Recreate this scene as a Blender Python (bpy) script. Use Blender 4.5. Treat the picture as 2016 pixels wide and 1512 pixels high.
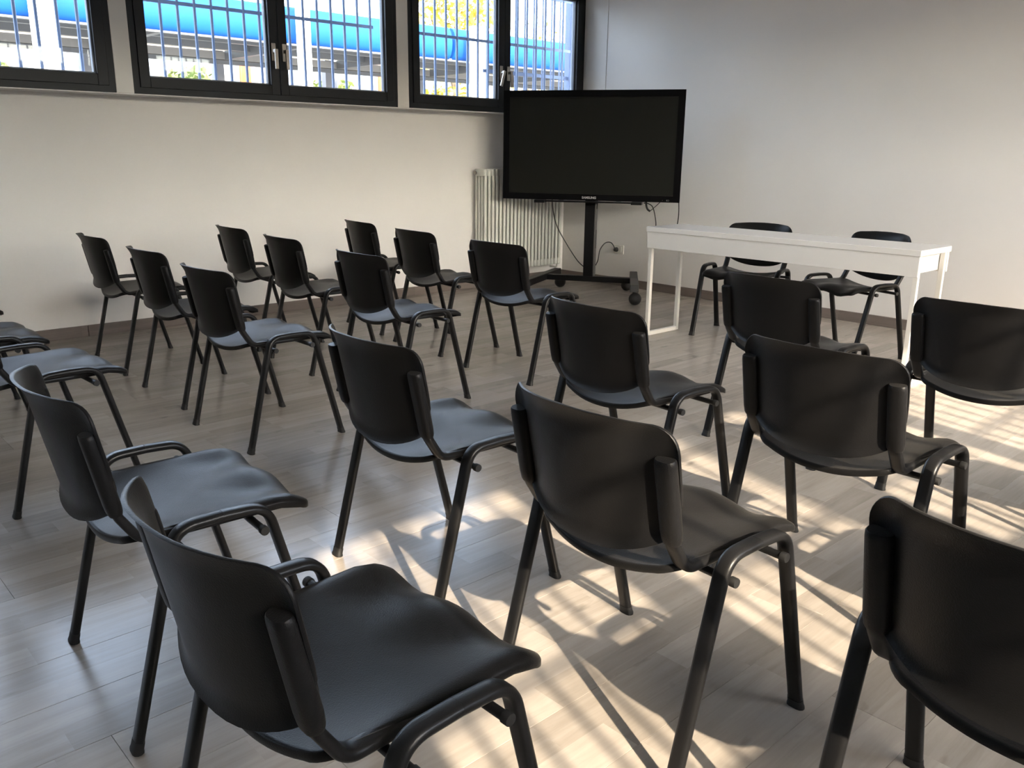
import bpy, bmesh, math, random
from mathutils import Vector, Matrix
random.seed(7)
S = bpy.context.scene
COL = S.collection
PI = math.pi
for o in list(bpy.data.objects):
    bpy.data.objects.remove(o, do_unlink=True)

# ------------------------------------------------------------------ camera
F_PX = 1682.03
YAW, PITCH, ROLL = -0.8218, 0.2657, 0.0117
CAM = Vector((5.9648, -6.2123, 1.2117))
fw = Vector((math.sin(YAW)*math.cos(PITCH), math.cos(YAW)*math.cos(PITCH), -math.sin(PITCH)))
r0 = Vector((math.cos(YAW), -math.sin(YAW), 0)); u0 = r0.cross(fw)
rr = math.cos(ROLL)*r0 + math.sin(ROLL)*u0
uu = -math.sin(ROLL)*r0 + math.cos(ROLL)*u0
cd = bpy.data.cameras.new('camera'); cam = bpy.data.objects.new('camera', cd); COL.objects.link(cam)
cd.sensor_width = 36.0; cd.lens = F_PX/2016*36.0; cd.clip_start = 0.02; cd.clip_end = 400
M = Matrix(((rr.x, uu.x, -fw.x, CAM.x), (rr.y, uu.y, -fw.y, CAM.y), (rr.z, uu.z, -fw.z, CAM.z), (0, 0, 0, 1)))
cam.matrix_world = M
S.camera = cam

# ------------------------------------------------------------------ sky, sun, exposure
SKY_STRENGTH = 1.9
HAZE = 6.0          # even bright haze over the whole sky
SUN_STRENGTH = 15.5
w = bpy.data.worlds.new('sky'); S.world = w; w.use_nodes = True
bg = w.node_tree.nodes['Background']
sk = w.node_tree.nodes.new('ShaderNodeTexSky'); sk.sky_type = 'NISHITA'; sk.sun_disc = False
sk.sun_elevation = math.radians(30.5); sk.sun_rotation = math.radians(105.0); sk.air_density = 1.0; sk.dust_density = 3.0
hz = w.node_tree.nodes.new('ShaderNodeMix'); hz.data_type = 'RGBA'; hz.blend_type = 'ADD'; hz.inputs[0].default_value = 1.0
hz.inputs[7].default_value = (HAZE*.98/SKY_STRENGTH, HAZE/SKY_STRENGTH, HAZE*1.02/SKY_STRENGTH, 1)
w.node_tree.links.new(sk.outputs[0], hz.inputs[6]); w.node_tree.links.new(hz.outputs[2], bg.inputs[0]); bg.inputs[1].default_value = SKY_STRENGTH
SUN_AZ, SUN_EL = math.radians(15.0), math.radians(30.5)
sd = bpy.data.lights.new('sun', 'SUN'); sd.energy = SUN_STRENGTH; sd.angle = math.radians(0.6); sd.color = (1.0, 0.81, 0.60)
so = bpy.data.objects.new('sun', sd); COL.objects.link(so)
sdir = Vector((-math.cos(SUN_AZ)*math.cos(SUN_EL), math.sin(SUN_AZ)*math.cos(SUN_EL), -math.sin(SUN_EL)))
so.rotation_euler = sdir.to_track_quat('-Z', 'Y').to_euler(); so.location = (12, -8, 6)
S.view_settings.view_transform = 'Standard'; S.view_settings.look = 'None'
S.view_settings.gamma = 1.0; S.view_settings.use_curve_mapping = False
S.view_settings.exposure = 0.25

# ------------------------------------------------------------------ helpers
def tag(o, label=None, cat=None, group=None, kind=None):
    if label: o['label'] = label
    if cat: o['category'] = cat
    if group: o['group'] = group
    if kind: o['kind'] = kind
    return o
def empty(name, loc=(0, 0, 0), rz=0.0):
    o = bpy.data.objects.new(name, None); COL.objects.link(o); o.location = loc; o.rotation_euler = (0, 0, rz)
    o.empty_display_size = 0.1
    return o
def mobj(name, me, mat=None, parent=None, loc=None, rot=None):
    o = bpy.data.objects.new(name, me); COL.objects.link(o)
    if mat and not me.materials: me.materials.append(mat)
    if parent: o.parent = parent
    if loc: o.location = loc
    if rot: o.rotation_euler = rot
    return o
class MB:
    """collects quads / tubes of ONE piece"""
    def __init__(s): s.v = []; s.f = []
    def box(s, a, b, M=None):
        n = len(s.v)
        for z in (a[2], b[2]):
            for p in ((a[0], a[1]), (b[0], a[1]), (b[0], b[1]), (a[0], b[1])):
                q = Vector((p[0], p[1], z)); s.v.append(tuple(M @ q if M else q))
        for f in ((0, 3, 2, 1), (4, 5, 6, 7), (0, 1, 5, 4), (1, 2, 6, 5), (2, 3, 7, 6), (3, 0, 4, 7)):
            s.f.append(tuple(n+i for i in f))
        return s
    def sweep(s, path, prof, side=None, cap=True, scale=None):
        """profile (a,b) swept along path; a along 'side' axis if given, else auto frame"""
        path = [Vector(p) for p in path]; n = len(path); k = len(prof); base = len(s.v)
        prev = None
        for i, p in enumerate(path):
            t = (path[min(i+1, n-1)] - path[max(i-1, 0)]).normalized()
            if side is not None: A = Vector(side)
            elif prev is None: A = t.orthogonal().normalized()
            else: A = prev
            A = (A - t*A.dot(t)).normalized(); prev = A
            B = t.cross(A)
            sc = scale[i] if scale else 1.0
            for a, b in prof: s.v.append(tuple(p + A*a*sc + B*b*sc))
        for i in range(n-1):
            for j in range(k):
                j2 = (j+1) % k
                s.f.append((base+i*k+j, base+i*k+j2, base+(i+1)*k+j2, base+(i+1)*k+j))
        if cap:
            s.f.append(tuple(base+j for j in reversed(range(k))))
            s.f.append(tuple(base+(n-1)*k+j for j in range(k)))
        return s
    def tube(s, path, r, k=10, **kw):
        return s.sweep(path, [(r*math.cos(2*PI*j/k), r*math.sin(2*PI*j/k)) for j in range(k)], **kw)
    def lathe(s, prof, k=16, c=(0, 0, 0), axis='z'):
        base = len(s.v); n = len(prof)
        for r, h in prof:
            for j in range(k):
                a = 2*PI*j/k; x, y = r*math.cos(a), r*math.sin(a)
                p = {'z': (x, y, h), 'y': (x, h, y), 'x': (h, x, y)}[axis]
                s.v.append((c[0]+p[0], c[1]+p[1], c[2]+p[2]))
        for i in range(n-1):
            for j in range(k):
                j2 = (j+1) % k; s.f.append((base+i*k+j, base+i*k+j2, base+(i+1)*k+j2, base+(i+1)*k+j))
        s.f.append(tuple(base+j for j in reversed(range(k)))); s.f.append(tuple(base+(n-1)*k+j for j in range(k)))
        return s
    def mesh(s, name, smooth=False, bevel=0.0, seg=2, angle=40):
        me = bpy.data.meshes.new(name); me.from_pydata(s.v, [], s.f); me.validate(); me.update()
        bm = bmesh.new(); bm.from_mesh(me)
        bmesh.ops.recalc_face_normals(bm, faces=bm.faces)
        if bevel:
            es = [e for e in bm.edges if len(e.link_faces) == 2 and e.calc_face_angle(0) > math.radians(30)]
            bmesh.ops.bevel(bm, geom=es, offset=bevel, segments=seg, profile=0.5, affect='EDGES', clamp_overlap=True)
        bm.to_mesh(me); bm.free()
        if smooth:
            for p in me.polygons: p.use_smooth = True
            try: me.set_sharp_from_angle(angle=math.radians(angle))
            except Exception: pass
        return me
    def build(s, name, mat, parent=None, smooth=False, bevel=0.0, **kw):
        return mobj(name, s.mesh(name, smooth, bevel, **kw), mat, parent)
def copy_tree(o, parent=None):
    c = o.copy(); COL.objects.link(c); c.parent = parent
    for ch in [x for x in bpy.data.objects if x.parent == o]: copy_tree(ch, c)
    return c
def arc(c, r, a0, a1, n=6):
    return [(c[0]+r*math.cos(a0+(a1-a0)*i/n), c[1]+r*math.sin(a0+(a1-a0)*i/n)) for i in range(n+1)]
def fillet(pts, r, n=6):
    """round the inner corners of a 3-D polyline"""
    P = [Vector(p) for p in pts]; out = [P[0]]
    for i in range(1, len(P)-1):
        a, b, c = P[i-1], P[i], P[i+1]
        d1, d2 = (a-b).normalized(), (c-b).normalized()
        ang = d1.angle(d2); t = r/math.tan(ang/2); t = min(t, (a-b).length*.49, (c-b).length*.49)
        p1, p2 = b+d1*t, b+d2*t
        for k in range(n+1):
            q = k/n
            out.append(p1*(1-q)**2 + b*2*q*(1-q) + p2*q*q)
    out.append(P[-1]); return out
def smooth_path(pts, n=8):
    P = [Vector(p) for p in pts]; P = [P[0]*2-P[1]]+P+[P[-1]*2-P[-2]]; out = []
    for i in range(1, len(P)-2):
        for k in range(n):
            t = k/n; a, b, c, d = P[i-1], P[i], P[i+1], P[i+2]
            out.append(0.5*((2*b)+(c-a)*t+(2*a-5*b+4*c-d)*t*t+(3*b-3*c+d-a)*t**3))
    out.append(P[-2]); return out

# ------------------------------------------------------------------ materials
def mat(name, col, rough=.5, metal=0.0, spec=.5, coat=0.0):
    m = bpy.data.materials.new(name); m.use_nodes = True
    b = m.node_tree.nodes['Principled BSDF']
    b.inputs['Base Color'].default_value = (*col, 1); b.inputs['Roughness'].default_value = rough
    b.inputs['Metallic'].default_value = metal; b.inputs['Specular IOR Level'].default_value = spec
    b.inputs['Coat Weight'].default_value = coat
    return m
def N(m, t, **kw):
    n = m.node_tree.nodes.new(t)
    for k, v in kw.items(): setattr(n, k, v)
    return n
def L(m, a, b): m.node_tree.links.new(a, b)
def sheen(m, wt, tint=(1, .93, .82)):
    b = m.node_tree.nodes['Principled BSDF']; b.inputs['Sheen Weight'].default_value = wt; b.inputs['Sheen Roughness'].default_value = .55; b.inputs['Sheen Tint'].default_value = (*tint, 1)
    return m
def noise_vary(m, scale, amount, rough_amt=0.0, bump=0.0, coord='Object', detail=4, bump_scale=None):
    b = m.node_tree.nodes['Principled BSDF']; col = b.inputs['Base Color'].default_value[:]
    tc = N(m, 'ShaderNodeTexCoord'); nz = N(m, 'ShaderNodeTexNoise'); nz.inputs['Scale'].default_value = scale; nz.inputs['Detail'].default_value = detail
    L(m, tc.outputs[coord], nz.inputs['Vector'])
    mr = N(m, 'ShaderNodeMapRange'); mr.inputs[1].default_value = .3; mr.inputs[2].default_value = .7; mr.inputs[3].default_value = 1-amount; mr.inputs[4].default_value = 1+amount
    L(m, nz.outputs['Fac'], mr.inputs[0])
    mx = N(m, 'ShaderNodeMix', data_type='RGBA', blend_type='MULTIPLY'); mx.inputs[0].default_value = 1; mx.inputs[6].default_value = col
    L(m, mr.outputs[0], mx.inputs[7]); L(m, mx.outputs[2], b.inputs['Base Color'])
    if rough_amt:
        r = b.inputs['Roughness'].default_value
        m2 = N(m, 'ShaderNodeMapRange'); m2.inputs[1].default_value = .3; m2.inputs[2].default_value = .7; m2.inputs[3].default_value = r-rough_amt; m2.inputs[4].default_value = r+rough_amt
        L(m, nz.outputs['Fac'], m2.inputs[0]); L(m, m2.outputs[0], b.inputs['Roughness'])
    if bump:
        n2 = N(m, 'ShaderNodeTexNoise'); n2.inputs['Scale'].default_value = bump_scale or scale*8; n2.inputs['Detail'].default_value = 3
        L(m, tc.outputs[coord], n2.inputs['Vector'])
        bp = N(m, 'ShaderNodeBump'); bp.inputs['Strength'].default_value = bump; bp.inputs['Distance'].default_value = .002
        L(m, n2.outputs['Fac'], bp.inputs['Height']); L(m, bp.outputs[0], b.inputs['Normal'])
    return m
MT = {}
MT['wall'] = noise_vary(mat('wall_paint', (.84, .82, .79), .75), 1.2, .025, bump=.08, bump_scale=120)
MT['ceiling'] = mat('ceiling_paint', (.82, .80, .78), .85)
MT['gloss_white'] = noise_vary(mat('pillar_paint', (.74, .71, .65), .28), 2, .02)
MT['frame'] = mat('window_frame_anthracite', (.0075, .009, .0115), .40, spec=.3)
MT['jamb'] = mat('window_gasket_grey', (.22, .25, .29), .45)
MT['steel'] = noise_vary(mat('brushed_steel', (.42, .38, .33), .38, .9), 40, .08)
MT['bar'] = mat('grille_paint_blue_grey', (.12, .165, .27), .5)
MT['plastic'] = noise_vary(mat('chair_plastic_black', (.0078, .0078, .0084), .37, spec=.14), 6, .12, .05, bump=.25, bump_scale=420)
sheen(MT['plastic'], .025)
MT['tube'] = noise_vary(mat('chair_tube_black', (.009, .009, .0095), .34, spec=.28), 9, .12, .05, bump=.12, bump_scale=500)
MT['rubber'] = mat('black_rubber', (.010, .010, .010), .6)
MT['table'] = mat('table_lacquer_white', (.83, .81, .77), .22, coat=.3)
MT['leg_white'] = mat('table_leg_white', (.82, .80, .74), .4)
MT['radiator'] = noise_vary(mat('radiator_enamel', (.74, .74, .68), .4), 3, .02)
MT['chrome'] = mat('valve_nickel', (.5, .47, .42), .3, 1.0)
MT['dark'] = mat('trolley_black', (.006, .006, .007), .42, spec=.25)
MT['darkgrey'] = mat('trolley_end_grey', (.085, .083, .080), .5)
MT['bezel'] = mat('display_bezel_black', (.0035, .0035, .0042), .3, spec=.12)
MT['screen'] = mat('display_glass', (.0118, .0124, .0108), .34, spec=.2)
MT['logo'] = mat('lettering_silver', (.55, .55, .56), .4, .3)
MT['icon'] = mat('icon_grey', (.16, .16, .16), .5)
MT['cable'] = mat('cable_black', (.012, .012, .012), .5)
MT['socket'] = mat('socket_plastic_white', (.72, .70, .64), .35)
MT['base'] = None
MT['blue'] = mat('canopy_blue_metal', (.004, .052, .23), .6, spec=.15)
MT['soffit'] = noise_vary(mat('canopy_soffit', (.25, .235, .22), .7), .8, .15)
MT['steelgrey'] = mat('canopy_steel_grey', (.12, .125, .13), .5)
MT['postgrey'] = mat('post_grey', (.15, .155, .17), .5)
MT['column'] = mat('column_white', (.80, .80, .82), .45)
MT['facade'] = noise_vary(mat('facade_plaster', (.26, .25, .235), .8), .5, .06)
MT['orange'] = mat('orange_panel', (.36, .07, .012), .5)
MT['panelwhite'] = mat('white_panel', (.30, .30, .31), .5)
MT['ground'] = noise_vary(mat('asphalt', (.15, .15, .145), .9), .6, .12)
MT['bark'] = noise_vary(mat('bark', (.10, .075, .05), .9), 8, .3)
def leaf_mat(name, a, b):
    m = mat(name, a, .6); bs = m.node_tree.nodes['Principled BSDF']
    oi = N(m, 'ShaderNodeTexCoord'); nz = N(m, 'ShaderNodeTexNoise'); nz.inputs['Scale'].default_value = 2.2; L(m, oi.outputs['Object'], nz.inputs['Vector'])
    cr = N(m, 'ShaderNodeMix', data_type='RGBA'); cr.inputs[6].default_value = (*a, 1); cr.inputs[7].default_value = (*b, 1)
    mr = N(m, 'ShaderNodeMapRange'); mr.inputs[1].default_value = .38; mr.inputs[2].default_value = .62; L(m, nz.outputs['Fac'], mr.inputs[0])
    L(m, mr.outputs[0], cr.inputs[0]); L(m, cr.outputs[2], bs.inputs['Base Color']); return m
MT['leaf_yellow'] = leaf_mat('autumn_leaf', (.30, .225, .02), (.20, .19, .025))
MT['leaf_green'] = leaf_mat('shrub_leaf', (.050, .085, .014), (.095, .115, .025))
def glass_mat():
    m = bpy.data.materials.new('window_glass'); m.use_nodes = True; nt = m.node_tree; nt.nodes.clear()
    out = nt.nodes.new('ShaderNodeOutputMaterial'); tr = nt.nodes.new('ShaderNodeBsdfTransparent'); gl = nt.nodes.new('ShaderNodeBsdfGlossy')
    tr.inputs[0].default_value = (.93, .95, .96, 1); gl.inputs['Roughness'].default_value = .02
    fr = nt.nodes.new('ShaderNodeFresnel'); fr.inputs[0].default_value = 1.35
    mx = nt.nodes.new('ShaderNodeMixShader'); nt.links.new(fr.outputs[0], mx.inputs[0]); nt.links.new(tr.outputs[0], mx.inputs[1]); nt.links.new(gl.outputs[0], mx.inputs[2])
    nt.links.new(mx.outputs[0], out.inputs[0]); return m
MT['glass'] = glass_mat()
def wood_mat(name, dark, light, strips=2, plank_w=.193, rough=.33, base=False):
    m = mat(name, light, rough, spec=.45); b = m.node_tree.nodes['Principled BSDF']
    tc = N(m, 'ShaderNodeTexCoord'); oi = N(m, 'ShaderNodeObjectInfo')
    sep = N(m, 'ShaderNodeSeparateXYZ'); L(m, tc.outputs['Object'], sep.inputs[0])
    # strip index across the plank, block index along it
    sx = N(m, 'ShaderNodeMath', operation='MULTIPLY'); sx.inputs[1].default_value = strips/plank_w; L(m, sep.outputs[0], sx.inputs[0])
    fl = N(m, 'ShaderNodeMath', operation='FLOOR'); L(m, sx.outputs[0], fl.inputs[0])
    ofs = N(m, 'ShaderNodeMath', operation='MULTIPLY_ADD'); ofs.inputs[1].default_value = 3.71; L(m, fl.outputs[0], ofs.inputs[0]); L(m, oi.outputs['Random'], ofs.inputs[2])
    yb = N(m, 'ShaderNodeMath', operation='MULTIPLY_ADD'); yb.inputs[1].default_value = 2.3; L(m, sep.outputs[1], yb.inputs[0]); L(m, ofs.outputs[0], yb.inputs[2])
    fy = N(m, 'ShaderNodeMath', operation='FLOOR'); L(m, yb.outputs[0], fy.inputs[0])
    cx = N(m, 'ShaderNodeCombineXYZ'); L(m, fl.outputs[0], cx.inputs[0]); L(m, fy.outputs[0], cx.inputs[1])
    rm = N(m, 'ShaderNodeMath', operation='MULTIPLY'); rm.inputs[1].default_value = 371.0; L(m, oi.outputs['Random'], rm.inputs[0]); L(m, rm.outputs[0], cx.inputs[2])
    wn = N(m, 'ShaderNodeTexWhiteNoise', noise_dimensions='3D'); L(m, cx.outputs[0], wn.inputs['Vector'])
    # grain coordinates: stretched, shifted per block
    sc = N(m, 'ShaderNodeVectorMath', operation='MULTIPLY'); sc.inputs[1].default_value = (1.0, .07, 1.0); L(m, tc.outputs['Object'], sc.inputs[0])
    sh = N(m, 'ShaderNodeVectorMath', operation='SCALE'); sh.inputs['Scale'].default_value = 23.0; L(m, wn.outputs['Color'], sh.inputs[0])
    ad = N(m, 'ShaderNodeVectorMath', operation='ADD'); L(m, sc.outputs[0], ad.inputs[0]); L(m, sh.outputs[0], ad.inputs[1])
    nz = N(m, 'ShaderNodeTexNoise'); nz.inputs['Scale'].default_value = 55; nz.inputs['Detail'].default_value = 6; nz.inputs['Roughness'].default_value = .65; nz.inputs['Distortion'].default_value = .6
    L(m, ad.outputs[0], nz.inputs['Vector'])
    n2 = N(m, 'ShaderNodeTexNoise'); n2.inputs['Scale'].default_value = 9; n2.inputs['Detail'].default_value = 3; n2.inputs['Distortion'].default_value = 1.2
    L(m, ad.outputs[0], n2.inputs['Vector'])
    # sum: grain + block tone
    a1 = N(m, 'ShaderNodeMath', operation='MULTIPLY_ADD'); a1.inputs[1].default_value = .55; L(m, nz.outputs['Fac'], a1.inputs[0])
    a2 = N(m, 'ShaderNodeMath', operation='MULTIPLY_ADD'); a2.inputs[1].default_value = .62; L(m, n2.outputs['Fac'], a2.inputs[0])
    a3 = N(m, 'ShaderNodeMath', operation='MULTIPLY_ADD'); a3.inputs[1].default_value = .30; a3.inputs[2].default_value = -.24; L(m, wn.outputs['Value'], a3.inputs[0])
    L(m, a3.outputs[0], a2.inputs[2]); L(m, a2.outputs[0], a1.inputs[2])
    mx = N(m, 'ShaderNodeMix', data_type='RGBA', clamp_factor=True); mx.inputs[6].default_value = (*dark, 1); mx.inputs[7].default_value = (*light, 1)
    L(m, a1.outputs[0], mx.inputs[0])
    # knots
    sk = N(m, 'ShaderNodeVectorMath', operation='MULTIPLY'); sk.inputs[1].default_value = (1.0, .35, 1.0); L(m, tc.outputs['Object'], sk.inputs[0])
    ak = N(m, 'ShaderNodeVectorMath', operation='ADD'); L(m, sk.outputs[0], ak.inputs[0]); L(m, sh.outputs[0], ak.inputs[1])
    nk = N(m, 'ShaderNodeTexNoise'); nk.inputs['Scale'].default_value = 13; nk.inputs['Detail'].default_value = 3; L(m, ak.outputs[0], nk.inputs['Vector'])
    mk = N(m, 'ShaderNodeMapRange'); mk.inputs[1].default_value = .68; mk.inputs[2].default_value = .80; mk.inputs[3].default_value = 0; mk.inputs[4].default_value = .75; L(m, nk.outputs['Fac'], mk.inputs[0])
    m2 = N(m, 'ShaderNodeMix', data_type='RGBA', clamp_factor=True); m2.inputs[7].default_value = (dark[0]*.55, dark[1]*.55, dark[2]*.55, 1)
    L(m, mk.outputs[0], m2.inputs[0]); L(m, mx.outputs[2], m2.inputs[6]); L(m, m2.outputs[2], b.inputs['Base Color'])
    bp = N(m, 'ShaderNodeBump'); bp.inputs['Strength'].default_value = .06; bp.inputs['Distance'].default_value = .001; L(m, nz.outputs['Fac'], bp.inputs['Height']); L(m, bp.outputs[0], b.inputs['Normal'])
    return m
MT['floor'] = wood_mat('laminate_grey_oak', (.205, .178, .152), (.50, .452, .402), rough=.25)
MT['base'] = wood_mat('baseboard_oak', (.115, .095, .082), (.27, .225, .20), strips=1, rough=.45)

# ------------------------------------------------------------------ the room
PW, PL = .193, 1.285
WX = 7.88                # glazed plane of the sun side wall
XR = WX+.215             # its lower wall face
YB, ZC = -10.6, 3.10
Z_SILL, Z_HEAD = 1.535, 2.64
def struct(name, mb, m, **kw):
    return tag(mb.build(name, m, None, **kw), kind='structure')
fl = MB().box((-.12, YB-.1, -.12), (XR+.12, .15, -.0125)).build('floor', MT['base']); tag(fl, kind='structure')
cache = {}
def plank_mesh(l):
    k = round(l, 3)
    if k not in cache:
        cache[k] = MB().box((-PW/2+.0003, -l/2+.0003, -.0115), (PW/2-.0003, l/2-.0003, 0)).mesh('plank', bevel=.0006, seg=1)
        cache[k].materials.append(MT['floor'])
    return cache[k]
FX = 32   # columns of planks the camera can see
for i in range(FX):
    y = 0.0; first = (.31, .95, .63, 1.285)[(i*3+i//5) % 4]; l = first
    while y > -6.9:
        mobj('plank', plank_mesh(l), None, fl, (PW*(i+.5), y-l/2, 0)); y -= l; l = PL
# the rest of the boards, out of the frame, as one piece
rest = MB()
for i in range(FX, int(XR/PW)+1):
    rest.box((PW*i+.0004, YB, -.0115), (min(PW*(i+1), XR)-.0004, 0, 0))
for i in range(FX):
    first = (.31, .95, .63, 1.285)[(i*3+i//5) % 4]; n = math.ceil((6.9-first)/PL); y = -(first+n*PL)
    if y > -6.9: y -= PL
    rest.box((PW*i+.0004, YB, -.0115), (PW*(i+1)-.0004, y, 0))
ro = rest.build('boards', MT['floor'], fl); ro['kind'] = 'stuff'
struct('ceiling', MB().box((-.12, YB-.1, ZC), (XR+.12, .15, ZC+.15)), MT['ceiling'])
struct('wall_right', MB().box((0, 0, -.0125), (XR, .15, Z_SILL-.006)).box((.11, 0, Z_SILL-.006), (XR-.11, .15, ZC)), MT['wall'])
struct('wall_back', MB().box((0, YB-.1, -.0125), (XR, YB, ZC)), MT['wall'])
def win_spans():
    out = []; y1 = 0.0
    for i in range(5): out.append((y1-2.008, y1)); y1 -= 2.115
    return out
SP = win_spans()
NW = lambda mir: 3 if mir else 5
def side_wall(name, mir):
    X = (lambda x: XR-x) if mir else (lambda x: x)
    def bx(mb, a, b): return mb.box((min(X(a[0]), X(b[0])), a[1], a[2]), (max(X(a[0]), X(b[0])), b[1], b[2]))
    struct(name, bx(MB(), (-.12, YB, -.0125), (0, .15, Z_SILL-.006)), MT['wall'])            # lower wall
    struct(name+'_ledge', bx(MB(), (-.12, YB, Z_SILL-.006), (.213, 0, Z_SILL)), MT['wall'])  # underside of the window band
    mb = bx(MB(), (.11, YB, Z_HEAD), (.213, 0, ZC))                                          # lintel
    bx(mb, (.11, YB, Z_SILL), (.213, SP[NW(mir)-1][0], Z_HEAD))                              # solid past the last window
    struct(name+'_upper', mb, MT['wall'])
side_wall('wall_left', False); side_wall('wall_sunny_side', True)
def pillars(mir, n0):
    X = (lambda x: XR-x) if mir else (lambda x: x)
    spans = [(SP[i+1][1], SP[i][0]) for i in range(NW(mir)-1)]
    for k, (a, b) in enumerate(spans):
        if b-a < .01: continue
        struct('trim_%d' % (n0+k), MB().box((min(X(.11), X(.216)), a, Z_SILL), (max(X(.11), X(.216)), b, Z_HEAD)), MT['gloss_white'], bevel=.003)
pillars(False, 1); pillars(True, 5)
struct('trim_7', MB().box((.216, -.004, Z_SILL+.03), (.493, 0, ZC)), MT['wall'], bevel=.002)
# baseboards
def bboard(name, a, b, axis):
    e = tag(empty(name), kind='structure')
    Ltot = (b-a); n = max(1, round(Ltot/2.4)); ll = Ltot/n
    for i in range(n):
        c = a+ll*(i+.5)
        mb = MB().box((-.0065, -ll/2+.0005, 0), (.0065, ll/2-.0005, .0745))
        o = mb.build('board', MT['base'], e, bevel=.003)
        if axis == 'y': o.location = (.0065 if name.endswith('left') else XR-.0065, c, .0002)
        else: o.location = (c, -.0065, .0002); o.rotation_euler = (0, 0, PI/2)
    return e
bboard('baseboard_left', -9.0, -.0, 'y'); bboard('baseboard_right', .013, XR-.013, 'x'); bboard('baseboard_sunny_side', -9.0, 0, 'y')

# ------------------------------------------------------------------ windows (local: +x into the room, frame face at x=0, z from the sill)
WH = Z_HEAD-Z_SILL; WW = 2.008
def ring(mb, y0, y1, z0, z1, t, x0, x1, tb=None):
    tb = tb or t
    mb.box((x0, y0, z0), (x1, y0+t, z1)); mb.box((x0, y1-t, z0), (x1, y1, z1))
    mb.box((x0, y0+t, z0), (x1, y1-t, z0+tb)); mb.box((x0, y0+t, z1-tb), (x1, y1-t, z1)); return mb
def make_window(name, lever=(0, 0), bars=None, extra=False):
    e = tag(empty(name), kind='structure')
    ring(MB(), -WW/2, WW/2, 0, WH, .048, -.085, -.002).build('frame', MT['frame'], e)
    for s in (-1, 1):
        y0, y1 = (-WW/2+.040, -.002) if s < 0 else (.002, WW/2-.040)
        sash = ring(MB(), y0, y1, .040, WH-.040, .064, -.066, .010).build('sash', MT['frame'], e, bevel=.002, seg=1)
        ring(MB(), y0+.064, y1-.064, .104, WH-.104, .010, -.055, -.022).build('glazing_bead', MT['jamb'], sash)
        MB().box((-.044, y0+.070, .110), (-.040, y1-.070, WH-.110)).build('pane', MT['glass'], sash)
        hy = s*.041
        h = MB().box((.010, hy-.016, .262), (.018, hy+.016, .378)).build('handle', MT['steel'], sash, bevel=.003)
        # spindle and lever belong to the handle piece
        mb = MB(); mb.box((.018, -.011, -.011), (.052, .011, .011)); mb.box((.046, -.0115, -.118), (.060, .0115, .012))
        lv = mb.build('handle_lever', MT['steel'], sash, bevel=.002)
        lv.location = (0, hy, .325); lv.rotation_euler = (lever[0 if s < 0 else 1], 0, 0)
    gx = -.345
    for b in (bars or [(-WW/2+.03)+.1185*i for i in range(17)]):
        MB().tube([(gx, b, -.10), (gx, b, WH+.05)], .0108, 8).build('bar', MT['bar'], e, smooth=True)
    for z in (.0, .612, 1.05):
        MB().box((gx-.004, -WW/2-.02, z-.012), (gx+.004, WW/2+(.32 if extra else .02), z+.012)).build('rail', MT['bar'], e)
    if extra:
        for i in range(9):
            b = .245+.1185*i
            MB().tube([(gx-.16, b, -.10), (gx-.16, b, WH+.05)], .008, 8).build('bar', MT['bar'], e, smooth=True)
        MB().box((gx-.164, .20, .37), (gx-.156, 1.33, .40)).build('rail', MT['bar'], e)
        MB().box((gx-.20, 1.305, -.1), (gx+.01, 1.33, WH+.05)).build('end_plate', MT['bar'], e)
    return e
def barset(yc, ys): return [y-yc for y in ys]
yc = [(a+b)/2 for a, b in SP]
p = .1185
bars3 = barset(yc[0], [-1.595+p*i for i in range(-3, 17)])
bars2 = barset(yc[1], [-3.78+p*i for i in range(-2, 15)])
bars1 = barset(yc[2], [-4.66+p*i for i in range(-13, 4)])
w1 = make_window('window_1', bars=bars1); w1.location = (.215, yc[2], Z_SILL)
w2 = make_window('window_2', bars=bars2); w2.location = (.215, yc[1], Z_SILL)
w3 = make_window('window_3', (math.radians(-17), math.radians(4)), bars=bars3, extra=True); w3.location = (.215, yc[0], Z_SILL)
n = 4
for k in (3, 4):
    c = copy_tree(w1); c.name = 'window_%d' % n; n += 1; c.location = (.215, yc[k], Z_SILL)
for k in range(3):
    c = copy_tree(w2); c.name = 'window_%d' % n; n += 1; c.location = (WX, yc[k], Z_SILL); c.rotation_euler = (0, 0, PI)

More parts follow.
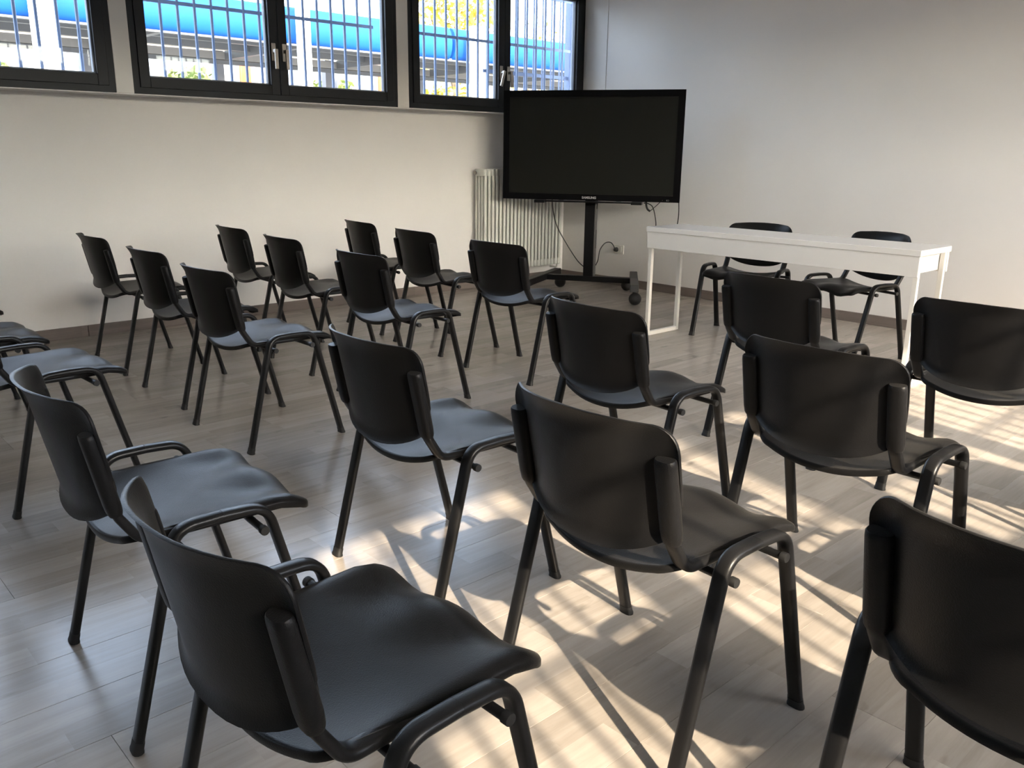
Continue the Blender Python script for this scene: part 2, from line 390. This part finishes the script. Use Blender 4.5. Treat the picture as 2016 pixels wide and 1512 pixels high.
# ------------------------------------------------------------------ outside
def outside():
    g = MB().box((-60, -40, -.42), (-.13, 60, -.32)).build('ground', MT['ground']); tag(g, kind='structure')
    g2 = MB().box((XR+.13, -40, -.42), (60, 40, -.32)).build('pavement', MT['ground']); tag(g2, kind='structure')
    # unseen long block added on the sunny side to cut off low sky light
    h = MB().box((30, -60, -.32), (36, 60, 4.15)); tag(h.build('low_sky_blocker', MT['soffit']), kind='structure')
    e = empty('platform_canopy', (-9.6, 8, -.32)); tag(e, 'long station canopy with a curved blue metal edge seen through the barred windows', 'canopy')
    prof = []
    for i in range(9):
        a = -PI/2+PI*i/8
        prof.append((.30*math.cos(a)*.55, .30*math.sin(a)))
    prof.append((-.03, .30)); prof.append((-.03, -.30))
    for y0, y1 in ((-18, 5.02), (5.10, 40)):
        mb = MB(); k = len(prof)
        for y in (y0, y1):
            for a, b in prof: mb.v.append((-8.1+a+9.6, y-8, 3.235+b+.32))
        for j in range(k): mb.f.append((j, (j+1) % k, k+(j+1) % k, k+j))
        mb.f.append(tuple(range(k))); mb.f.append(tuple(reversed(range(k, 2*k))))
        mb.build('fascia', MT['blue'], e, smooth=True, angle=50)
    E_ = lambda a, b: MB().box((a[0]+9.6, a[1]-8, a[2]+.32), (b[0]+9.6, b[1]-8, b[2]+.32))
    E_((-12.4, -18, 3.24), (-8.1, 40, 3.30)).build('roof_sheet', MT['soffit'], e)
    E_((-8.16, -18, 2.92), (-8.06, 40, 2.97)).build('gutter', MT['steelgrey'], e)
    for x, z0, z1 in ((-8.7, 3.04, 3.235), (-9.8, 3.06, 3.235), (-10.9, 3.06, 3.235)):
        E_((x-.05, -18, z0), (x+.05, 40, z1)).build('purlin', MT['steelgrey'], e)
    E_((-12.3, -18, 3.00), (-12.1, 40, 3.15)).build('duct', MT['facade'], e)
    E_((-12.25, -18, 2.91), (-12.12, 40, 2.985)).build('edge_beam', MT['steelgrey'], e)
    y = -16.4
    while y < 38:
        E_((-12.0, y-.06, 2.99), (-8.3, y+.06, 3.16)).build('rafter', MT['steelgrey'], e)
        E_((-12.6, y-.10, -.32), (-12.42, y+.10, 3.2)).build('post', MT['postgrey'], e)
        y += 2.67
    cols = [(-2.41, .165, 'thick white round column outside the leftmost window'), (1.57, .12, 'slim white round column outside the middle window'), (5.38, .165, 'white round column outside the window nearest the corner')]
    for y, r, lab in cols:
        c = empty('column', (-7.6, y, -.32))
        MB().lathe([(r, 0), (r, 5.2 if y < 5 else 3.86)], 20).build('shaft', MT['column'], c, smooth=True)
        MB().lathe([(r+.06, 0), (r+.06, .05), (r+.01, .08)], 20).build('base_plate', MT['column'], c, smooth=True)
        tag(c, lab, 'column', 'white columns outside')
    b = empty('station_building', (-21, 14, -.32)); tag(b, 'pale building with tall windows behind the blue canopy outside', 'building')
    MB().box((-4, -40, 0), (0, 40, 4.5)).build('wall', MT['facade'], b)
    MB().box((-4.2, -40.2, 4.5), (.15, 40.2, 4.65)).build('roof_edge', MT['soffit'], b)
    y = -38
    while y < 38:
        f = MB().box((-.02, y, 1.2), (.05, y+1.05, 4.25)).build('window', MT['panelwhite'], b)
        MB().box((.05, y+.10, 1.3), (.06, y+.95, 4.15)).build('glazing', MT['glass_far'], f)
        y += 1.6
    for y, lab in ((3.62, 'orange upright panel seen through the middle window, left sash'), (7.50, 'orange upright panel seen through the middle window, right sash')):
        o = MB().box((-14.0, y-.13, -.32), (-13.9, y+.13, 3.12)).build('information_totem', MT['orange'], None, bevel=.02)
        tag(o, lab, 'panel', 'orange panels outside')
    mast = MB().lathe([(.10, -.32), (.09, 6.5)], 12, (-13.2, 5.55, 0)).build('lamp_mast', MT['postgrey'], None, smooth=True); tag(mast, 'grey mast rising behind the blue canopy', 'mast')
MT['glass_far'] = mat('far_glazing', (.10, .13, .17), .3)
outside()
def tree(name, loc, r, zc, rz, n, m, label, trunk=True, leaf=.16, group=None):
    e = empty(name, loc); rnd = random.Random(int(abs(loc[1]*100))+3)
    mb = MB()
    for i in range(n):
        while True:
            v = Vector((rnd.uniform(-1, 1), rnd.uniform(-1, 1), rnd.uniform(-1, 1)))
            if .25 < v.length < 1: break
        v *= (.75+.25*math.sin(v.x*7+v.z*5))
        c = Vector((v.x*r, v.y*r, zc+v.z*rz))
        a = Vector((rnd.uniform(-1, 1), rnd.uniform(-1, 1), rnd.uniform(-1, 1))).normalized(); b2 = a.orthogonal().normalized(); s = leaf*rnd.uniform(.5, 1.2)
        k = len(mb.v)
        mb.v += [tuple(c-a*s), tuple(c+b2*s*.5), tuple(c+a*s), tuple(c-b2*s*.5)]; mb.f.append((k, k+1, k+2, k+3))
    me = bpy.data.meshes.new('foliage'); me.from_pydata(mb.v, [], mb.f)
    f = mobj('foliage', me, m, e); f['kind'] = 'stuff'
    t = MB().tube([(0, 0, 0), (.05, .03, zc*.5), (0, .06, zc)], .09 if trunk else .03, 8, scale=[1.2, 1, .5]); t.build('trunk', MT['bark'], e, smooth=True)
    for k in range(4):
        a = k*PI/2+.4; MB().tube([(0, 0, zc*.6), (math.cos(a)*r*.5, math.sin(a)*r*.5, zc+rz*.2)], .035 if trunk else .015, 6).build('branch', MT['bark'], e, smooth=True)
    return tag(e, label, 'tree' if trunk else 'shrub', group)
tree('autumn_tree', (-16.5, 12.0, -.32), 2.0, 5.6, 2.6, 1500, MT['leaf_yellow'], 'tall yellow autumn tree behind the canopy, left sash of the corner window', leaf=.13)
tree('autumn_tree', (-17.5, 16.4, -.32), 1.5, 4.7, 1.6, 420, MT['leaf_yellow'], 'sparse yellow tree behind the canopy, right sash of the corner window', leaf=.10)
tree('shrub', (-15.6, 3.0, -.32), .95, 2.35, 1.25, 3000, MT['leaf_green'], 'rounded green shrub seen low in the middle window, left sash', False, .12, 'shrubs outside')
tree('shrub', (-15.8, 7.0, -.32), 1.1, 2.3, 1.25, 3000, MT['leaf_green'], 'green shrub seen low in the middle window, right sash', False, .12, 'shrubs outside')
tree('shrub', (-15.0, -1.5, -.32), .9, 2.2, 1.2, 2600, MT['leaf_green'], 'green shrub seen low through the leftmost window', False, .12, 'shrubs outside')
tree('shrub', (-14.8, 10.6, -.32), 1.45, 2.25, 1.25, 3600, MT['leaf_yellow'], 'yellow-leaved bush seen low through the window nearest the corner', False, .12, 'shrubs outside')

# ------------------------------------------------------------------ the chair
def shell(outline, rings, surf, off, lip):
    """closed thin shell: outline -> list of (a,b); surf(a,b)->Vector ; off(a,b)->Vector thickness offset"""
    mb = MB(); k = len(outline)
    ca = sum(p[0] for p in outline)/k; cb = sum(p[1] for p in outline)/k
    def ringpts(s, f, extra=Vector((0, 0, 0))):
        base = len(mb.v)
        for a, b in outline:
            aa, bb = ca+(a-ca)*s, cb+(b-cb)*s; mb.v.append(tuple(f(aa, bb)+extra))
        return base
    def join(b1, b2):
        for j in range(k): mb.f.append((b1+j, b1+(j+1) % k, b2+(j+1) % k, b2+j))
    mb.v.append(tuple(surf(ca, cb))); c0 = 0; prev = None
    for s in rings:
        b = ringpts(s, surf)
        if prev is None:
            for j in range(k): mb.f.append((c0, b+j, b+(j+1) % k))
        else: join(prev, b)
        prev = b
    for s, d in lip:
        b = ringpts(s, lambda a, bb, d=d: surf(a, bb)+off(a, bb)*d); join(prev, b); prev = b
    for s in reversed(rings):
        b = ringpts(s, lambda a, bb: surf(a, bb)+off(a, bb)); join(prev, b); prev = b
    mb.v.append(tuple(surf(ca, cb)+off(ca, cb))); c1 = len(mb.v)-1
    for j in range(k): mb.f.append((prev+j, c1, prev+(j+1) % k))
    return mb
def densify(poly, d):
    out = []
    for i in range(len(poly)):
        a, b = Vector(poly[i]), Vector(poly[(i+1) % len(poly)]); n = max(1, int((b-a).length/d))
        for k in range(n): out.append(tuple(a.lerp(b, k/n)))
    return out
def sstep(a, b, x):
    t = min(1, max(0, (x-a)/(b-a))); return t*t*(3-2*t)
BY0 = lambda z: -.186-(z-.53)*.20
def back_surf(x, z):
    q = min(1.15, abs(x)/.226)
    g = q**2.4 if q <= .8 else .5853+1.756*((q-.8)-(q-.8)**2*3.1)
    y = BY0(z)-.082*(.7187-g)
    y -= .015*max(0, (z-.700)/.048)**2*(1-.7*min(1, q)**5)                       # top edge rolls backwards
    zb = .56-.105*math.sqrt(max(0, 1-(min(1, abs(x)/.222))**2.2))
    y -= .012*max(0, 1-(z-zb)/.035)**2                       # lower lip
    return Vector((x, y, z))
def back_outline():
    pts = []
    for i in range(25):                                       # lower edge, left to right
        t = -1+2*i/24; x = .222*math.sin(t*PI/2)
        pts.append((x, .56-.105*math.sqrt(max(0, 1-abs(x/.222)**2.2))))
    pts += [(.2265, .63)]
    pts += arc((.2275-.054, .743-.054), .054, 0, PI/2, 8)
    pts += [(.10, .7485), (0, .7505), (-.10, .7485)]
    pts += arc((-.2275+.054, .743-.054), .054, PI/2, PI, 8)
    pts += [(-.2265, .63)]
    return densify(pts, .022)
def seat_surf(x, y):
    q = x/.218
    rear = sstep(.06, -.20, y); front = sstep(.02, .20, y)
    z = .4565
    z -= (.014+.030*rear)*(1-abs(q)**2.2)                     # dished, deepest at the back
    z += front*(.012*math.exp(-(q/.30)**2) - .010*math.exp(-((abs(q)-.55)/.22)**2)+.004)   # thigh grooves
    z -= .022*max(0, (y-.150)/.065)**2                       # waterfall front edge
    z -= .010*max(0, (abs(q)-.86)/.14)**2                    # sides turn down
    return Vector((x, y, z))
def seat_outline():
    pts = []
    for i in range(17):                                       # rear edge bows backwards
        t = -1+2*i/16; x = .150*t; pts.append((x, -.196+.018*t*t))
    pts += arc((.196-.045, -.178+.048), .048, -PI/2, 0, 6)[1:]
    pts += [(.211, -.02), (.217, .08), (.219, .15)]
    pts += arc((.219-.026, .222-.026), .026, 0, PI/2, 6)
    pts += [(.08, .223), (0, .2235), (-.08, .223)]
    pts += arc((-.219+.026, .222-.026), .026, PI/2, PI, 6)
    pts += [(-.219, .15), (-.217, .08), (-.211, -.02)]
    pts += arc((-.196+.045, -.178+.048), .048, PI, 1.5*PI, 6)[:-1]
    return densify(pts, .024)
RINGS = [.12, .25, .38, .5, .61, .71, .80, .87, .93, .97, 1.0]
def stadium(w, h, n=5):
    r = h/2; a = w/2-r
    return [(a+r*math.cos(t), r*math.sin(t)) for t in [-PI/2+PI*i/n for i in range(n+1)]] + [(-a+r*math.cos(t), r*math.sin(t)) for t in [PI/2+PI*i/n for i in range(n+1)]]
OVAL = stadium(.0365, .0195)
def make_chair():
    e = empty('chair')
    so_ = seat_outline()
    # seat pan with a turned-down lip
    shell(so_, RINGS, seat_surf, lambda a, b: Vector((0, 0, -.008)), [(1.008, .35), (1.008, 1.6), (1.0, 2.1), (.985, 1.9)]).build('seat', MT['plastic'], e, smooth=True, angle=60)
    bo = back_outline()
    shell(bo, RINGS, back_surf, lambda a, b: Vector((0, .0065, .001)), [(1.004, .25), (1.004, .75)]).build('backrest', MT['plastic'], e, smooth=True, angle=60)
    for s in (-1, 1):
        # moulded sleeve on the rear of the back
        pth = [(s*.2045, BY0(z)-.010, z) for z in (.505, .512, .53, .58, .63, .668, .677, .680)]
        MB().sweep(pth, stadium(.047, .0315, 7), side=(1, 0, 0), scale=[.80, .93, 1, 1, 1, 1, .96, .86]).build('sleeve', MT['plastic'], e, smooth=True, angle=50)
        # upright: out of the sleeve, bends forward under the seat
        pts = [(s*.2045, BY0(.60)-.010, .60), (s*.2045, BY0(.50)-.009, .50), (s*.203, -.150, .4385), (s*.196, .115, .4360)]
        MB().sweep(fillet(pts, .045, 8), OVAL, side=(1, 0, 0)).build('upright', MT['tube'], e, smooth=True, angle=50)
        for d in (-1, 1):
            # half of the inverted U that makes the side: one leg
            pts = [(s*.262, d*.2135, .016), (s*.260, d*.098, .467), (s*.260, 0, .4705)]
            lg = MB().sweep(fillet(pts, .058, 9), OVAL, side=(1, 0, 0)).build('leg', MT['tube'], e, smooth=True, angle=50)
            fc = [(s*.262, d*.2165, 0), (s*.262, d*.2165, .004), (s*.262, d*.2152, .009), (s*.262, d*.2112, .024)]
            MB().sweep(fc, stadium(.0390, .0220), side=(1, 0, 0), scale=[1.10, 1.10, 1.0, .98]).build('foot_cap', MT['rubber'], lg, smooth=True, angle=50)
    for d, z in ((-1, .4165), (1, .4175)):
        y = d*.084
        cb = MB().tube([(-.268, y, z), (.268, y, z)], .0085, 12).build('crossbar', MT['tube'], e, smooth=True, angle=50)
        for s in (-1, 1):
            MB().lathe([(.0105, 0), (.0105, .012), (.0098, .0135)], 14, (0, 0, 0), 'x').build('end_cap', MT['rubber'], cb, smooth=True, angle=40).location = (s*.268 if s > 0 else -.2815, y, z)
    return e
CHAIRS = [
 (0.964, -2.744, -7.3, 'chair against the window wall in the front row, left of the radiator'),
 (1.703, -2.844, -3.9, 'second chair from the window wall in the front row'),
 (2.516, -2.912, 0.9, 'front row chair in front of the radiator, beside the aisle'),
 (0.863, -3.618, -3.3, 'chair against the window wall in the second row'),
 (1.602, -3.673, -3.4, 'second chair from the window wall in the second row'),
 (2.489, -3.747, -1.3, 'aisle chair of the second row in the block by the windows'),
 (0.937, -4.452, -2.0, 'chair against the window wall in the third row'),
 (1.762, -4.472, -0.8, 'second chair from the window wall in the third row'),
 (2.546, -4.528, 0.9, 'aisle chair of the third row in the block by the windows'),
 (1.050, -5.456, 0.0, 'chair of the back row, a mere seat tip at the left picture edge'),
 (1.885, -5.475, 0.0, 'back row chair, bluish seat cut off by the left picture edge'),
 (2.610, -5.418, 2.9, 'back row chair with backrest hidden past the left picture edge'),
 (4.084, -5.515, -3.5, 'back row chair left of the nearest chair, seen from behind in shade'),
 (4.908, -5.573, 1.0, 'nearest and largest chair in the bottom left foreground'),
 (4.105, -4.757, -2.9, 'chair standing at the left tip of the sunlit floor patch'),
 (4.159, -3.939, -4.2, 'chair right of the aisle, before the left table leg'),
 (4.182, -2.917, -3.7, 'front row chair directly before the white table, in shade'),
 (4.900, -4.784, -3.2, 'sunlit chair in the picture centre bottom, with its whole shadow on the floor'),
 (4.940, -3.950, -0.6, 'sunlit chair in the middle of the right block, scuffed leg bend'),
 (4.971, -2.930, 0.0, 'front row chair at the right picture edge before the table end'),
 (5.697, -4.803, -1.1, 'foreground chair cut off by the right picture edge, dusty lower back rim'),
 (5.750, -3.950, 0.0, 'chair beyond the right picture edge whose leg shadows cross the sunlit floor'),
 (5.750, -2.930, 0.0, 'front row chair beyond the right picture edge, its shadow on the striped sunlight'),
 (2.777, -1.096, 191.3, 'left one of the two chairs behind the white table, facing the rows'),
 (3.520, -1.083, 163.9, 'right one of the two chairs behind the white table, turned toward the screen'),
]
proto = make_chair()
for i, (x, y, a, lab) in enumerate(CHAIRS):
    c = proto if i == 0 else copy_tree(proto)
    c.location = (x, y, 0); c.rotation_euler = (0, 0, math.radians(a))
    tag(c, 'black plastic '+lab, 'chair', 'chairs behind the white table' if i >= 23 else 'chairs set out in rows')

# ------------------------------------------------------------------ the table
def make_table():
    e = empty('desk', (2.3425, -1.6392, 0))
    W_, D_, H_ = 1.80, .40, .74; t = .031; ap = .140
    MB().box((0, 0, H_-t), (W_, D_, H_)).build('table_top', MT['table'], e, bevel=.002)
    for y0 in (.006, D_-.026):
        MB().box((.006, y0, H_-ap), (W_-.006, y0+.02, H_-t-.0005)).build('apron', MT['table'], e, bevel=.0015)
    for x0 in (.040, W_-.056):
        MB().box((x0, .024, H_-ap+.01), (x0+.016, D_-.024, H_-t-.0005)).build('end_panel', MT['table'], e)
    q = .026
    for x0 in (.010, W_-.010-q):
        lp = MB(); y0, y1 = .0245, D_-.0245
        for y in (y0, y1-q): MB().box((x0, y, .0), (x0+q, y+q, H_-t-.001)).build('leg', MT['leg_white'], e, bevel=.002)
        MB().box((x0, y0+q, .0), (x0+q, y1-q, q)).build('foot_rail', MT['leg_white'], e, bevel=.002)
    tag(e, 'long narrow white desk with loop legs in front of the wall', 'table')
make_table()

# ------------------------------------------------------------------ radiator
def make_radiator():
    e = empty('radiator', (0, 0, 0)); y0, y1 = -1.196, -.205; n = 22; pitch = (y1-y0)/n
    zb, zt = .165, 1.062; xs = (.058, .096, .134, .172)
    mb = MB()
    r = .0145
    for k in range(4): mb.tube([(xs[k], 0, zb+.03), (xs[k], 0, zt-.03)], r, 8)
    # headers of one section
    for z0, z1 in ((zb, zb+.062), (zt-.062, zt)):
        pr = stadium(.142, .042, 5)
        mb.sweep([((xs[0]+xs[3])/2, 0, z0), ((xs[0]+xs[3])/2, 0, z0+.006), ((xs[0]+xs[3])/2, 0, z1-.006), ((xs[0]+xs[3])/2, 0, z1)], pr, side=(1, 0, 0), scale=[.9, 1, 1, .9])
    me = mb.mesh('section', smooth=True, angle=50)
    for i in range(n): mobj('section', me, MT['radiator'], e, (0, y0+pitch*(i+.5), 0))
    MB().lathe([(.017, 0), (.017, .006), (.010, .008), (.010, .012)], 14, (xs[0]+.012, y0-.012, zt-.034), 'y').build('bleed_plug', MT['chrome'], e, smooth=True)
    v = MB().lathe([(.010, 0), (.010, .022), (.016, .024), (.016, .046), (.012, .050)], 14, (.10, y1, zb+.035), 'y'); v.build('valve', MT['chrome'], e, smooth=True)
    MB().tube(fillet([(.10, y1+.03, zb+.03), (.10, y1+.03, .12), (.004, y1+.03, .12)], .03, 4), .008, 8).build('pipe', MT['radiator'], e, smooth=True)
    for z in (.35, .90):
        MB().box((.0005, -.70-.02, z), (.050, -.70+.02, z+.03)).build('bracket', MT['radiator'], e)
    tag(e, 'cream tubular column radiator on the wall below the corner window', 'radiator')
make_radiator()

# ------------------------------------------------------------------ display on its trolley
TV_YAW = math.radians(32)
BASE = Vector((.875, -.565, 0))
def make_trolley():
    e = empty('display_trolley', BASE, TV_YAW)      # local x = right, y = away from the room (rear), -y = front
    MB().box((-.046, -.045, .155), (.046, .045, 1.40)).build('column', MT['dark'], e, bevel=.006)
    MB().box((.040, -.050, .16), (.050, .045, .86)).build('column_trim', MT['darkgrey'], e, bevel=.003)
    MB().box((-.40, -.035, .108), (.40, .035, .155)).build('cross_beam', MT['dark'], e, bevel=.004)
    for s in (-1, 1):
        # splayed base legs with castors
        ang = math.radians(8.0 if s > 0 else -6.5); px = s*.40
        b = MB().box((-.034, -.50, .108), (.034, .36, .165)).build('base_leg', MT['dark'], e, bevel=.005)
        b.location = (px, 0, 0); b.rotation_euler = (0, 0, ang)
        MB().box((-.035, -.506, .107), (.035, -.10 if s > 0 else -.42, .1665)).build('end_cover', MT['darkgrey'] if s > 0 else MT['dark'], b, bevel=.004)
        for y in (-.475, .26):
            c = MB().lathe([(.012, .083), (.012, .108), (.03, .1072), (.03, .1078)], 12).build('castor', MT['dark'], e, smooth=True)
            dx = (.012*s if y < 0 else .07*-s)
            c.location = (px-math.sin(ang)*y+dx*(0 if y < 0 else 1), math.cos(ang)*y, 0)
            R_ = .052
            pr = [(R_*math.cos(t), R_+R_*math.sin(t)) for t in [-PI/2+PI*i/12 for i in range(13)]]
            pr[0] = (.003, 0); pr[-1] = (.003, 2*R_)
            MB().lathe(pr, 20, (.012*s, -.022 if y < 0 else 0, 0)).build('wheel', MT['rubber'], c, smooth=True)
            MB().box((-.012, -.012, .045), (.012, .012, .10)).build('fork', MT['dark'], c)
    MB().box((-.30, -.085, 1.10), (.30, -.045, 1.42)).build('mount_plate', MT['dark'], e)
    MB().box((-.42, -.20, .800), (.42, -.135, .812)).build('pen_tray', MT['dark'], e, bevel=.003)
    for s in (-1, 1):
        MB().box((s*.415-.045, -.215, .792), (s*.415+.045, -.13, .816)).build('tray_end', MT['dark'], e, bevel=.003)
        MB().box((s*.25-.02, -.135, .804), (s*.25+.02, -.075, .812)).build('tray_arm', MT['dark'], e)
    for z in (.40, .74):
        MB().box((.0503, -.012, z), (.0525, .012, z+.16)).build('cable_slot', MT['rubber'], e)
    MB().box((.052, -.085, 1.14), (-.052, -.04, 1.16)).build('mount_bolt_bar', MT['dark'], e)
    tag(e, 'black wheeled display trolley with H-shaped base in the room corner', 'trolley')
    return e
trol = make_trolley()
def make_display():
    W_, H_, zc = 1.509, .886, 1.262
    n = Vector((math.sin(TV_YAW), -math.cos(TV_YAW), 0)); u = Vector((math.cos(TV_YAW), math.sin(TV_YAW), 0))
    c = BASE + n*.204 + u*.014
    e = empty('interactive_display', (c.x, c.y, zc-H_/2), TV_YAW)
    MB().box((-W_/2+.05, .016, .05), (W_/2-.05, .112, H_-.05)).build('rear_housing', MT['bezel'], e, bevel=.01)
    bz = .055; bb = .052
    mb = MB()
    mb.box((-W_/2, 0, 0), (-W_/2+bz, .02, H_)); mb.box((W_/2-bz, 0, 0), (W_/2, .02, H_))
    mb.box((-W_/2+bz, 0, 0), (W_/2-bz, .02, bb)); mb.box((-W_/2+bz, 0, H_-bz), (W_/2-bz, .02, H_))
    fr = mb.build('bezel', MT['bezel'], e)
    MB().box((-W_/2+bz, .0055, bb), (W_/2-bz, .0165, H_-bz)).build('screen', MT['screen'], e)
    cu = bpy.data.curves.new('lettering', 'FONT'); cu.body = 'SAMSUNG'; cu.size = .0265; cu.align_x = 'CENTER'; cu.extrude = .0006; cu.offset = .0009
    to = bpy.data.objects.new('t', cu); COL.objects.link(to); dg = bpy.context.evaluated_depsgraph_get()
    me = bpy.data.meshes.new_from_object(to.evaluated_get(dg)); bpy.data.objects.remove(to)
    me.materials.clear()
    lo = mobj('lettering', me, MT['logo'], fr, (.0, -.0008, .015), (PI/2, 0, 0)); lo.scale = (1.0, 1, 1)
    ic = MB()
    ic.box((W_/2-.108, -.001, .010), (W_/2-.100, 0, .022)); ic.box((W_/2-.100, -.001, .010), (W_/2-.086, 0, .012)); ic.box((W_/2-.100, -.001, .020), (W_/2-.086, 0, .022)); ic.box((W_/2-.089, -.001, .012), (W_/2-.086, 0, .020))
    ic.build('source_symbol', MT['icon'], fr)
    MB().lathe([(.0025, 0), (.0025, .001)], 8, (W_/2-.14, -.001, .016), 'y').build('sensor_dot', MT['icon'], fr)
    tag(e, 'large black flat display with silver lettering on the lower bezel', 'display')
    return e
disp = make_display()
def dl(x, y, z):
    """a point in the display's own axes (x right, y rear, z up from the floor)"""
    u = Vector((math.cos(TV_YAW), math.sin(TV_YAW), 0)); b = Vector((-math.sin(TV_YAW), math.cos(TV_YAW), 0))
    return BASE + u*x + b*y + Vector((0, 0, z))
def cable(name, pts, r, label, mt='cable'):
    o = MB().tube(smooth_path(pts, 8), r, 8).build(name, MT[mt], None, smooth=True); return tag(o, label, 'cable')
# wall socket and the mains lead
def make_socket():
    e = empty('wall_socket', (.735, 0, .338))
    MB().box((-.060, -.009, -.040), (.060, 0, .040)).build('cover_plate', MT['socket'], e, bevel=.003)
    MB().box((-.036, -.0105, -.024), (.036, -.009, .024)).build('insert', MT['leg_white'], e, bevel=.001)
    MB().box((.008, -.012, -.020), (.032, -.0105, .020)).build('rocker', MT['socket'], e, bevel=.001)
    tag(e, 'white double wall socket beside the trolley column', 'socket')
make_socket()
pl = MB().lathe([(.004, -.045), (.014, -.042), (.021, -.030), (.022, -.011)], 14, (.715, 0, .336), 'y').build('plug', MT['rubber'], None, smooth=True); tag(pl, 'black round mains plug pushed into the wall socket', 'plug')
cable('power_cable', [(.715, -.042, .340), (.713, -.055, .372), (.704, -.09, .405), (.715, -.18, .405), (.77, -.31, .355), dl(.066, .065, .29), dl(.045, .075, .24)], .0045, 'black power cable arching from the plug to the trolley column')
cable('signal_cable', [dl(-.335, -.06, .84), dl(-.338, -.02, .74), dl(-.31, .04, .58), dl(-.22, .06, .42), dl(-.12, .06, .28), dl(-.05, .05, .22)], .0045, 'thin black cable drooping from the display left of the trolley column')
cable('pen_cable', [dl(.47, -.15, .808), dl(.51, -.15, .803), dl(.55, -.15, .77), dl(.575, -.12, .66), dl(.573, -.07, .57), dl(.570, -.05, .50)], .0042, 'thin grey cable hanging from the display tray down behind the table edge')
cable('loop_cable', [dl(.484, -.10, .835), dl(.487, -.105, .79), dl(.50, -.105, .755), dl(.522, -.10, .738)], .0085, 'short thick black cable hook under the display right of its tray')
cable('thin_lead', [dl(.522, -.10, .740), dl(.56, -.10, .775), dl(.60, -.10, .815), dl(.61, -.10, .835)], .0030, 'very thin lead rising from the cable hook to the display')
cable('antenna_cable', [dl(.752, -.12, .845), dl(.757, -.10, .80), dl(.757, -.06, .70), dl(.742, .0, .57), dl(.735, .03, .50)], .0042, 'thin dark cable falling from the display right corner behind the table')
